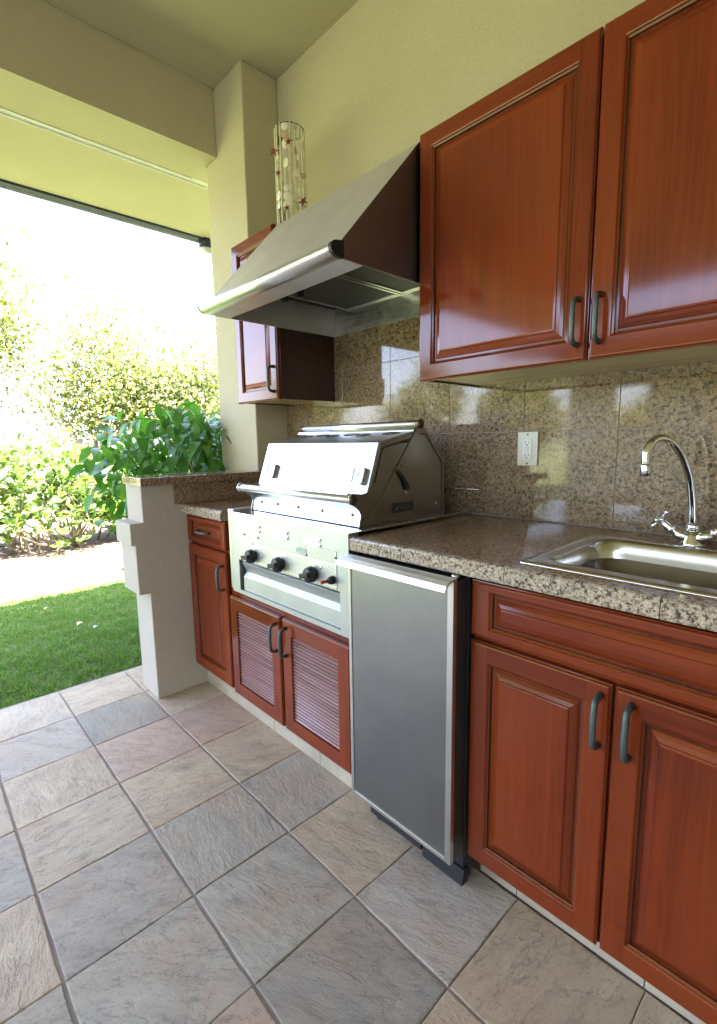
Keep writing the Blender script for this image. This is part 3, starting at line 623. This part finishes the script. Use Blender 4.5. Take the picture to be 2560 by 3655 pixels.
# ================================================================== UNDER-COUNTER FRIDGE
fr = thing('mini_fridge', 'narrow stainless undercounter refrigerator with grey door and black base', 'refrigerator', (-.835, -.4, 0))
FX, FY, FZ = fr.location
def F(b, name, bevel=0, parent=None):
    for i, v in enumerate(b.v): b.v[i] = (v[0] - FX, v[1] - FY, v[2] - FZ)
    return b.build(name, parent or fr, bevel, None)
F(MB().box(-1.012, -.655, -.585, -.06, .09, .862, 'black_dusty'), 'body', .003)
fx0, fx1 = -1.020, -.650
d = F(MB().box(fx0 + .004, fx1 - .001, -.654, -.592, .120, .862, 'fridge_side'), 'door', .003)
F(MB().box(fx0, fx0 + .012, -.6625, -.648, .118, .864, 'steel_frame').box(fx1 - .018, fx1, -.6625, -.648, .118, .864, 'steel_frame').box(fx0 + .012, fx1 - .018, -.6625, -.648, .118, .130, 'steel_frame'), 'door_frame', .0015, d)
F(MB().box(fx0 + .0125, fx1 - .0185, -.6595, -.6545, .1305, .862, 'steel_fridge'), 'door_panel', 0, d)
F(MB().box(fx0, fx1 + .002, -.600, -.585, .118, .862, 'black_dusty'), 'gasket', 0, d)
hp_ = [(-.655, .8640), (-.655, .8705), (-.668, .8712), (-.684, .8680), (-.695, .860), (-.7005, .850), (-.702, .846), (-.6985, .8455), (-.694, .854), (-.684, .8625), (-.668, .8655)]
hb = MB().prism(hp_, 0, fx0 - .008, fx1 + .004, 'steel_bar'); F(hb, 'door_handle', .0008, d)
F(MB().tube([(fx1 - .016, -.632, .862), (fx1 - .016, -.632, .872)], .010, 'steel_polished', 14), 'hinge_pin', 0, d)
F(MB().box(fx0 + .02, fx1 - .01, -.648, -.60, .862, .866, 'black_plastic'), 'top_gap', 0, d)
kp = MB().box(-1.010, -.66, -.588, -.55, .012, .112, 'black_dusty')
kp.prism([(-.598, .022), (-.575, .022), (-.575, .062), (-.592, .062)], 0, -1.006, -.80, 'black_dusty').prism([(-.604, .014), (-.575, .014), (-.575, .056), (-.596, .056)], 0, -.79, -.652, 'black_dusty')
F(kp, 'kick_grille', .002)
for x in (-.985, -.685): F(MB().tube([(x, -.57, .0), (x, -.57, .02)], .014, 'black_plastic', 12), 'foot')
ff = F(MB().box(-.655, -.642, -.56, -.05, .10, .868, 'dark_gap'), 'side_gap')

# ================================================================== SINK + FAUCET
sk = thing('sink', 'stainless steel drop in sink basin with raised rim set in granite', 'sink', (-.18, -.36, .914))
def rrect(x0, x1, y0, y1, r, z, n=8):
    out = []
    for (cx, cy, a0) in ((x1 - r, y1 - r, 0), (x0 + r, y1 - r, 90), (x0 + r, y0 + r, 180), (x1 - r, y0 + r, 270)):
        for k in range(n + 1):
            a = math.radians(a0 + 90 * k / n); out.append((cx + r * math.cos(a) + .18, cy + r * math.sin(a) + .36, z))
    return out
rg = [rrect(-.535, .178, -.578, -.152, .008, .0005), rrect(-.5345, .1775, -.5775, -.1525, .008, .0035), rrect(-.531, .174, -.572, -.158, .010, .0058), rrect(-.520, .163, -.560, -.168, .040, .0050), rrect(-.510, .153, -.540, -.185, .055, .0062),
      rrect(-.504, .147, -.532, -.193, .060, .004), rrect(-.500, .143, -.527, -.198, .062, -.006), rrect(-.495, .138, -.522, -.203, .064, -.03), rrect(-.482, .125, -.510, -.215, .070, -.15), rrect(-.470, .113, -.498, -.227, .075, -.172), rrect(-.445, .09, -.475, -.25, .07, -.18)]
n_ = len(rg[0]); vs = [p for r in rg for p in r]; fs = [(k * n_ + i, k * n_ + (i + 1) % n_, (k + 1) * n_ + (i + 1) % n_, (k + 1) * n_ + i) for k in range(len(rg) - 1) for i in range(n_)] + [tuple((len(rg) - 1) * n_ + i for i in range(n_))]
sb = MB().add(vs, fs, 'sink_steel', True); o = sb.build('basin', sk)
for v_ in (0,): pass
MB().tube([(0, -.0, -.18), (0, 0, -.176), (0, 0, -.178)], [.045, .043, .03], 'steel_polished', 24).build('drain', sk)
fa = thing('faucet', 'chrome gooseneck mixer faucet with two cross handles behind the sink', 'faucet', (-.31, -.105, .914))
dx, dy = -.454, -.891
sp = [(0, .932), (0, .945), (.004, .97), (.008, 1.015), (.017, 1.06), (.024, 1.085), (.038, 1.115), (.054, 1.142), (.074, 1.163), (.096, 1.179), (.12, 1.187), (.142, 1.184), (.158, 1.172), (.167, 1.155), (.169, 1.14), (.167, 1.122)]
def cat(pts, n=4):
    out = []
    for i in range(len(pts) - 1):
        p0, p1, p2, p3 = [Vector(pts[max(0, min(len(pts) - 1, i + k))]) for k in (-1, 0, 1, 2)]
        for j in range(n):
            t = j / n; out.append(.5 * ((2 * p1) + (p2 - p0) * t + (2 * p0 - 5 * p1 + 4 * p2 - p3) * t * t + (3 * p1 - p0 - 3 * p2 + p3) * t ** 3))
    out.append(Vector(pts[-1])); return out
P3 = cat([(a * dx, a * dy, z - .914) for a, z in sp], 3)
MB().tube(P3, .0098, 'chrome', 18).build('spout', fa)
e = P3[-1]; MB().tube([e + Vector((0, 0, .004)), e, e + Vector((.0005, .001, -.022)), e + Vector((.0005, .001, -.026))], [.0105, .0125, .0125, .010], 'chrome', 18).build('aerator', fa)
MB().tube([(0, 0, .058), (0, 0, .053), (0, 0, .050), (0, 0, .040), (0, 0, .036), (0, 0, .030)], [.011, .015, .0165, .0165, .014, .014], 'chrome', 20).build('collar', fa)
bd_ = MB(); 
bd_.tube([(0, 0, .036), (0, 0, .022), (0, 0, .008), (0, 0, .002), (0, 0, 0)], [.016, .021, .026, .029, .029], 'chrome', 24)
for s in (-1, 1):
    bd_.tube([(s * .006, 0, .012), (s * .028, 0, .024), (s * .044, 0, .036)], [.020, .016, .0125], 'chrome', 20)
bd_.build('body', fa)
for s in (-1, 1):
    hh = MB().tube([(s * .043, 0, .034), (s * .047, 0, .037), (s * .050, 0, .040), (s * .064, 0, .050), (s * .068, 0, .053)], [.0135, .0145, .012, .0115, .009], 'chrome', 18).build('valve', fa)
    c = Vector((s * .076, 0, .059)); ax = Vector((s * .8, 0, .6)); u_ = Vector((0, 1, 0)); v_ = ax.cross(u_)
    kb = MB().tube([c - ax * .010, c - ax * .004, c + ax * .006, c + ax * .009], [.008, .0105, .0105, .006], 'chrome', 16)
    for q in (u_, v_, -u_, -v_):
        a = (q * math.cos(.45) + (v_ if q in (u_, -u_) else u_) * math.sin(.45)) if 0 else q
        kb.tube([c + a * .006, c + a * .018, c + a * .022, c + a * .027, c + a * .030], [.0042, .0038, .0062, .0062, .003], 'chrome', 12)
    kb.build('cross_handle', fa)

# ================================================================== OUTLET
ol = thing('wall_outlet', 'cream electrical outlet with two sockets on the granite backsplash', 'outlet', (-.820, -.009, 1.157))
op = MB().box(-.0365, .0365, -.0055, 0, -.057, .057, 'outlet_plastic').build('cover_plate', ol, .002)
MB().box(-.0168, .0168, -.0085, -.0055, -.0335, .0335, 'outlet_white').build('receptacle', ol, .001)
sl_ = MB()
for s in (-1, 1):
    z = s * .0215; sl_.box(-.0075, -.0058, -.0089, -.0085, z - .003, z + .005, 'label_dark').box(.0055, .0072, -.0089, -.0085, z - .0025, z + .004, 'label_dark'); sl_.tube([(0, -.0085, z - .008), (0, -.0089, z - .008)], .0024, 'label_dark', 10)
sl_.build('socket_slots', ol)
for s in (-1, 1):
    MB().box(-.0075, .0075, -.0095, -.0085, s * .0045 - .003, s * .0045 + .003, 'outlet_plastic').build('button', ol, .0004)
    MB().tube([(0, -.0055, s * .0485), (0, -.0065, s * .0485)], [.0032, .0025], 'brown_cap', 10).build('screw', ol)

tag(MB().tube([(-.075, 0, 0), (.075, 0, .002)], .0022, 'steel_polished', 8).build('metal_rod', None, 0, (-1.08, -.0125, 1.005)), 'thin metal rod fixed level on the backsplash just right of the grill', 'rod')
# ================================================================== SHELL LANTERN on top of the small cabinet
ch = thing('shell_lantern', 'tall cylinder of hanging shell strings and red starfish on the small cabinet', 'decoration', (-1.905, -.17, 2.092))
random.seed(11)
Rg = .064; Ht = .45
def ring(z, r=Rg, t=.0018): return MB().tube([(r * math.cos(a), r * math.sin(a), z) for a in np.linspace(0, 2 * math.pi, 33)], t, 'dark_wire', 6, False)
ring(Ht).build('top_ring', ch); ring(.02).build('bottom_ring', ch)
for k in range(3): MB().tube([(Rg * math.cos(k * 2.1 + 1), Rg * math.sin(k * 2.1 + 1), 0), (Rg * math.cos(k * 2.1 + 1), Rg * math.sin(k * 2.1 + 1), .14)], .0016, 'dark_wire', 6).build('wire_leg', ch)
NS = 18
for k in range(NS):
    a = 2 * math.pi * k / NS + .1; x, y = Rg * math.cos(a), Rg * math.sin(a)
    z = Ht; b = MB(); b.tube([(x, y, Ht), (x, y, .015)], .0008, 'string', 5)
    dense = k % 2 == 0
    while z > .02:
        r = random.random()
        if dense or r < .35:
            n = random.randint(6, 14)
            for _ in range(n):
                b.ball((x + random.uniform(-.0006, .0006), y, z), .0040, 'string', 5, 4, (1, 1, 1.1)); z -= .0058
                if z < .02: break
        else:
            rr = random.uniform(.012, .019); z -= rr
            mt = 'shell_peach' if random.random() < .08 else ('shell_green' if random.random() < .04 else 'shell')
            # scallop disc facing out
            t = Vector((-math.sin(a), math.cos(a), 0)); t = (t * math.cos(.5) + Vector((math.cos(a), math.sin(a), 0)) * math.sin(random.uniform(-.9, .9))).normalized()
            nrm = t.cross(Vector((0, 0, 1))); c = Vector((x, y, z)); vs = [c + nrm * .003]; N = 12
            for i in range(N): q = 2 * math.pi * i / N; w_ = rr * (1 + .07 * math.sin(i * 3.1)); vs.append(c + t * math.cos(q) * w_ + Vector((0, 0, math.sin(q) * w_ * 1.15)))
            b.add(vs, [(0, 1 + i, 1 + (i + 1) % N) for i in range(N)], mt); z -= rr + .004
    b.build('shell_string', ch)
def star(c, R_, rot, mat='starfish_red'):
    vs = [Vector((0, 0, .006)), Vector((0, 0, -.004))]; 
    for i in range(10):
        q = math.pi * i / 5 + rot; r = R_ if i % 2 == 0 else R_ * .34; vs.append(Vector((math.cos(q) * r, math.sin(q) * r, 0)))
    fs = [(0, 2 + i, 2 + (i + 1) % 10) for i in range(10)] + [(1, 2 + (i + 1) % 10, 2 + i) for i in range(10)]
    nrm = Vector((.55, -.8, .1)).normalized(); u_ = nrm.cross(Vector((0, 0, 1))).normalized(); v_ = u_.cross(nrm)
    return MB().add([Vector(c) + u_ * p.x + v_ * p.y + nrm * p.z for p in vs], fs, mat)
for c, R_, rt in (((-.03, -.062, .36), .028, .6), ((.052, -.045, .37), .020, 1.6), ((.0, -.066, .26), .018, .3), ((.07, .01, .145), .028, 1.0), ((-.035, -.056, .06), .020, .2), ((.04, -.055, .11), .016, 1.4)):
    star(c, R_, rt).build('starfish', ch)
tag(star((-2.075, -.29, 2.113), .022, .4, 'brown_cap').build('starfish_ornament'), 'small dark starfish ornament lying at the cabinet top by the hood', 'ornament')

# ================================================================== VEGETATION
def leaf_verts(L, W, droop, fold, n=4):
    """leaf along +x, returns verts & faces: a folded, drooping blade"""
    vs = []; 
    for i in range(n + 1):
        t = i / n; wv = W * math.sin(math.pi * min(1, t * .93 + .04)) ** .8 * (1 - .25 * t) if 0 < i < n else W * .06
        x = L * t; z = -droop * t * t * L
        vs += [(x, -wv, z + fold * wv), (x, 0, z), (x, wv, z + fold * wv)]
    fs = []
    for i in range(n):
        a = i * 3; fs += [(a, a + 3, a + 4, a + 1), (a + 1, a + 4, a + 5, a + 2)]
    return vs, fs
def scatter(name, parent, pos, dirs, size, mat, proto, rollj=.6, kind='stuff'):
    """numpy instancing of a leaf prototype into one mesh; dirs = leaf axis"""
    pv, pfs = proto; pv = np.array(pv); n = len(pos); k = len(pv)
    d = dirs / np.linalg.norm(dirs, axis=1, keepdims=True)
    up = np.tile([0, 0, 1.0], (n, 1)) + rng.normal(0, rollj, (n, 3))
    s = np.cross(up, d); s /= np.linalg.norm(s, axis=1, keepdims=True) + 1e-9; u = np.cross(d, s)
    V = pos[:, None, :] + size[:, None, None] * (pv[None, :, 0:1] * d[:, None, :] + pv[None, :, 1:2] * s[:, None, :] + pv[None, :, 2:3] * u[:, None, :])
    V = V.reshape(-1, 3)
    tri = []
    for f in pfs: tri += [(f[0], f[1], f[2])] + ([(f[0], f[2], f[3])] if len(f) == 4 else [])
    tri = np.array(tri); F_ = (tri[None] + (np.arange(n) * k)[:, None, None]).reshape(-1, 3)
    me = bpy.data.meshes.new(name); me.vertices.add(len(V)); me.vertices.foreach_set('co', V.ravel().astype(np.float32))
    me.loops.add(F_.size); me.loops.foreach_set('vertex_index', F_.ravel().astype(np.int32)); me.polygons.add(len(F_))
    me.polygons.foreach_set('loop_start', np.arange(0, F_.size, 3, dtype=np.int32)); me.polygons.foreach_set('loop_total', np.full(len(F_), 3, dtype=np.int32))
    me.materials.append(M[mat]); me.update(calc_edges=True); me.validate()
    o = obj(name, me, parent)
    if kind: o['kind'] = kind
    return o
# --- grass blades in the shaded strip and a little beyond
gv = [(0, -.0028, 0), (0, .0028, 0), (.55, -.0022, .35), (.55, .0022, .35), (1, 0, .35)]
def grass():
    n = 190000
    x = np.where(rng.random(n) < .88, -2.67 - rng.random(n) * 1.95, -4.5 - rng.random(n) ** 1.6 * 1.8); y = rng.uniform(-1.75, 1.6, n)
    keep = (y > -1.45 - .12 * (-x - 2.6) * 0 - .25) & (y < -.35 - (x + 2.6) * .62)
    x, y = x[keep], y[keep]; n = len(x)
    clump = np.sin(x * 23 + np.sin(y * 17) * 2) * np.sin(y * 29 + x * 11)
    h = rng.uniform(.014, .036, n) * (1 + .3 * clump)
    a = rng.uniform(0, 2 * math.pi, n); tilt = rng.uniform(.15, 1.5, n)
    d = np.stack([np.cos(a) * np.sin(tilt), np.sin(a) * np.sin(tilt), np.cos(tilt)], 1)
    pv = [(0, -.075, 0), (0, .075, 0), (.55, .055, .05), (.55, -.055, .05), (1, 0, -.05)]
    o = scatter('grass', None, np.stack([x, y, np.full(n, -.031)], 1), d, h, 'grass_blade', (pv, [(0, 1, 2, 3), (3, 2, 4)]), 1.0)
    tag(o, 'short green lawn grass at the edge of the tiled patio', 'grass')
grass()
# --- big-leaf bush behind the low wall
def stems(name, parent, base, tips, r0, r1, mat, wob=.08):
    b = MB()
    for t in tips:
        p0 = Vector(base) + Vector((random.uniform(-.1, .1), random.uniform(-.15, .15), 0)); p1 = Vector(t); pts = []
        for i in range(6):
            q = i / 5; p = p0.lerp(p1, q) + Vector((random.uniform(-1, 1), random.uniform(-1, 1), random.uniform(-.4, .4))) * wob * math.sin(math.pi * q); pts.append(p)
        b.tube(pts, [r0 + (r1 - r0) * i / 5 for i in range(6)], mat, 5)
    return b.build(name, parent)
bu = thing('leafy_bush', 'dense dark green bush with large glossy leaves behind the low wall', 'bush', (-3.05, .15, 0))
random.seed(5)
def bushpts(n):
    out = []
    while len(out) < n:
        x, y = random.uniform(-3.5, -2.52), random.uniform(-.85, 1.3); z = random.uniform(.35, 1.40)
        hmax = 1.37 + .03 * math.sin(y * 9 + x * 5) - max(0, -.60 - y) * 1.0
        wx = .46 if y > -.5 else .24
        if z > hmax or abs(x + 3.02) > wx: continue
        if y < -.78 or (y < -.5 and (z < .74 or (z < 1.0 and random.random() < .6))): continue
        if z < .85 and y > -.3: continue
        if z < hmax - .35 and abs(x + 3.02) < .2 and y > -.3: continue
        out.append((x, y, z))
    return out
bp = bushpts(2700)
tw = stems('stem', bu, (0, 0, 0), [(p[0] + 3.05, p[1] - .15, p[2] - .04) for p in bp[:60]], .012, .004, 'twig', .1)
LP = [leaf_verts(.108, .031, .25 + .35 * k, .22, 5) for k in range(3)]
LM = []
for pv, pf_ in LP:
    me = MB().add(pv, pf_, 'bush_leaf', True).mesh('leaf'); LM.append(me)
cp_ = Vector((0, -1.571, 1.188))
bp.sort(key=lambda p: (p[0] + 0) * -1 + (0 if p[2] > .9 else .6) + (0 if p[1] < .6 else .8))
near, rest = bp[:290], bp[290:]
for p in near:
    a = random.uniform(0, 2 * math.pi); out = Vector((p[0] + 3.08, p[1] - .1, .3)); d = Vector((math.cos(a), math.sin(a), random.uniform(-.7, .35))) + Vector((.75, -.45, -.25))
    o = obj('leaf', random.choice(LM), bu, (p[0] + 3.05, p[1] - .15, p[2]))
    o.rotation_mode = 'QUATERNION'; q = d.to_track_quat('X', 'Z'); o.rotation_quaternion = q @ Vector((1, 0, 0)).rotation_difference(Vector((1, 0, 0))); s_ = random.uniform(.6, 1.15); o.scale = (s_, s_, s_)
R_ = np.array(rest) - np.array([-3.05, .15, 0]); dd = rng.normal(0, 1, (len(R_), 3)) + np.array([.4, -.4, -.3])
scatter('foliage', bu, R_, dd, rng.uniform(.6, 1.15, len(R_)), 'bush_leaf', LP[1], .4)

# --- hedge shrubs
oval = [(0, 0, 0), (.35, -.22, .04), (.35, .22, .04), (.8, -.26, .03), (.8, .26, .03), (1.05, 0, -.05)]; ovf = [(0, 1, 2), (1, 3, 4, 2), (3, 5, 4)]
def shrub(x, y, rx, ry, h, label, n=4600, low=.18):
    t = thing('hedge_shrub', label, 'shrub', (x, y, -.03), 'sunlit shrubs along the far edge of the lawn')
    # rosettes of leaves on a domed shell
    nr = n // 8; P_ = []
    while len(P_) < nr:
        p = rng.uniform(-1, 1, 3); p[2] = abs(p[2]); r = np.linalg.norm(p * [1, 1, .95])
        if r > 1.02 or r < .55: continue
        lump = .12 * math.sin(p[0] * 7 + x) * math.sin(p[1] * 8 + y * 3)
        q = np.array([p[0] * rx, p[1] * ry, low * h * (1 if rng.random() < .8 else .3) + (h * (1 - low)) * p[2] * (1 + lump)]); P_.append(q)
    P_ = np.array(P_); P8 = np.repeat(P_, 8, 0); d = rng.normal(0, 1, (len(P8), 3)); d[:, 2] = np.abs(d[:, 2]) * .9 + .1
    scatter('foliage', t, P8 + d * .015, d, rng.uniform(.055, .10, len(P8)), 'hedge_leaf', (oval, ovf), .3)
    tips = [(q[0], q[1], q[2]) for q in P_[rng.permutation(len(P_))[:46]]]
    b = MB()
    for tp in tips:
        p0 = Vector((tp[0] * .55 + random.uniform(-.15, .15), tp[1] * .7 + random.uniform(-.15, .15), 0)); p1 = Vector(tp); k1 = Vector((random.uniform(-.16, .16), random.uniform(-.16, .16), 0))
        b.tube([p0, p0.lerp(p1, .35) + k1, p0.lerp(p1, .7) - k1 * .6, p1], [.016, .012, .009, .004], 'twig', 5)
    b.build('stems', t)
random.seed(21)
shrub(-6.95, -1.7, .75, .85, 1.28, 'sunlit pale green hedge shrub at the far left of the lawn edge')
shrub(-6.9, -.35, .72, .85, 1.30, 'sunlit hedge shrub with tangled bare stems, second from the left')
shrub(-6.85, 1.0, .72, .85, 1.22, 'sunlit hedge shrub with bare leaning stems, just left of the dark bush')
shrub(-7.0, 2.4, .8, .9, 1.25, 'hedge shrub mostly hidden behind the dark leafy bush')
shrub(-7.1, 3.9, .8, .9, 1.3, 'hedge shrub behind the column at the end of the row')
sbd = MB().add([(-6.25, -6, -.022), (-6.25, 7, -.022), (-8.8, 7, -.022), (-8.8, -6, -.022)], [(0, 1, 2, 3)], 'soil').build('soil_bed'); tag(sbd, kind='structure')

# --- trees
def tree(x, y, h, spread, label, nleaf=9000, seed=0, trunk_r=.10, nlimb=6, name='garden_tree', crown0=.28, lsize=(.055, .10)):
    random.seed(seed); r2 = np.random.default_rng(seed)
    t = thing(name, label, 'tree', (x, y, -.03)); b = MB(); tips = []
    def grow(p, d, L, r, depth):
        n = 4; pts = [p]; q = p.copy(); dd_ = d.copy()
        for i in range(n):
            dd_ = (dd_ + Vector((random.uniform(-.28, .28), random.uniform(-.28, .28), random.uniform(-.05, .18)))).normalized(); q = q + dd_ * L / n; pts.append(q.copy())
            if depth >= 2: tips.append(q.copy())
        b.tube(pts, [r * (1 - .45 * i / n) for i in range(n + 1)], 'bark', 7 if depth < 2 else 4, False)
        if depth >= 4: return
        for k in range(random.randint(2, 3) if depth else nlimb):
            az = random.uniform(0, 2 * math.pi); s = random.uniform(.45, 1.0)
            nd = (dd_ * .8 + Vector((math.cos(az) * s, math.sin(az) * s, random.uniform(-.15, .5)))).normalized()
            st = pts[random.randint(2, n)] if depth else pts[random.randint(max(1, n - 2), n)]
            grow(st.copy(), nd, L * random.uniform(.55, .8), r * .52, depth + 1)
    grow(Vector((0, 0, 0)), Vector((random.uniform(-.2, .2), random.uniform(-.2, .2), 1)).normalized(), h * .36, trunk_r, 0)
    b.build('trunk', t)
    T = np.array([tuple(p) for p in tips]); T = T[(T[:, 2] > h * crown0)]
    mx = max(T[:, 2].max(), .1)
    P_ = T[r2.integers(0, len(T), nleaf)] + r2.normal(0, .16, (nleaf, 3)) * spread
    d = r2.normal(0, 1, (nleaf, 3)); d[:, 2] -= .3
    scatter('crown', t, P_, d, r2.uniform(lsize[0], lsize[1], nleaf), 'tree_leaf', (oval, ovf), .5)
tree(-9.3, -.6, 6.2, 1.9, 'tall sunlit tree with grey trunk at the left edge of the garden', 42000, 3, .14)
tree(-9.6, .7, 4.9, 2.7, 'sunlit spreading tree with bare grey branches, second from the left', 12500, 8, .12)
tree(-9.8, 2.3, 3.9, 2.1, 'lower sunlit tree nearest the column behind the hedge', 15000, 15, .09)
tree(-11.5, 4.2, 3.6, 1.4, 'small pale tree half hidden behind the column', 9000, 22, .08)
tree(-12.5, -2.5, 5.5, 1.6, 'tree beyond the left edge of the view', 6000, 31, .12)
for k, (x, y, h) in enumerate(((-8.2, -13, 4.4), (-12, -13.5, 4.8), (-17, -11, 4.6), (-5.2, -19, 3.2))):
    tree(x, y, h, 1.8, ['broad tree across the garden behind the photographer', 'round tree beyond the house wing', 'tall tree in the far garden corner behind the photographer', 'small tree seen only mirrored through the wing window'][k], 9000, 40 + k, .12, lsize=(.14, .24), crown0=.12)
# fallen leaves on the lawn
for (x, y, s, lab, mt) in ((-3.514, -.828, .05, 'curled yellow fallen leaf on the shaded lawn', 'dry_leaf'), (-3.388, -.761, .028, 'small white petal on the shaded lawn beside the yellow leaf', 'outlet_white'), (-4.05, -.911, .03, 'tiny pale fallen leaf on the lawn near the sunlit edge', 'dry_leaf')):
    vs, fs = leaf_verts(s * 1.4, s * .45, .8, .5, 4); o = MB().add([(a, b_, c + .02) for a, b_, c in vs], fs, mt).build('fallen_leaf', None, 0, (x, y, .005)); o.rotation_euler = (0, -.5, 2.2); tag(o, lab, 'leaf')
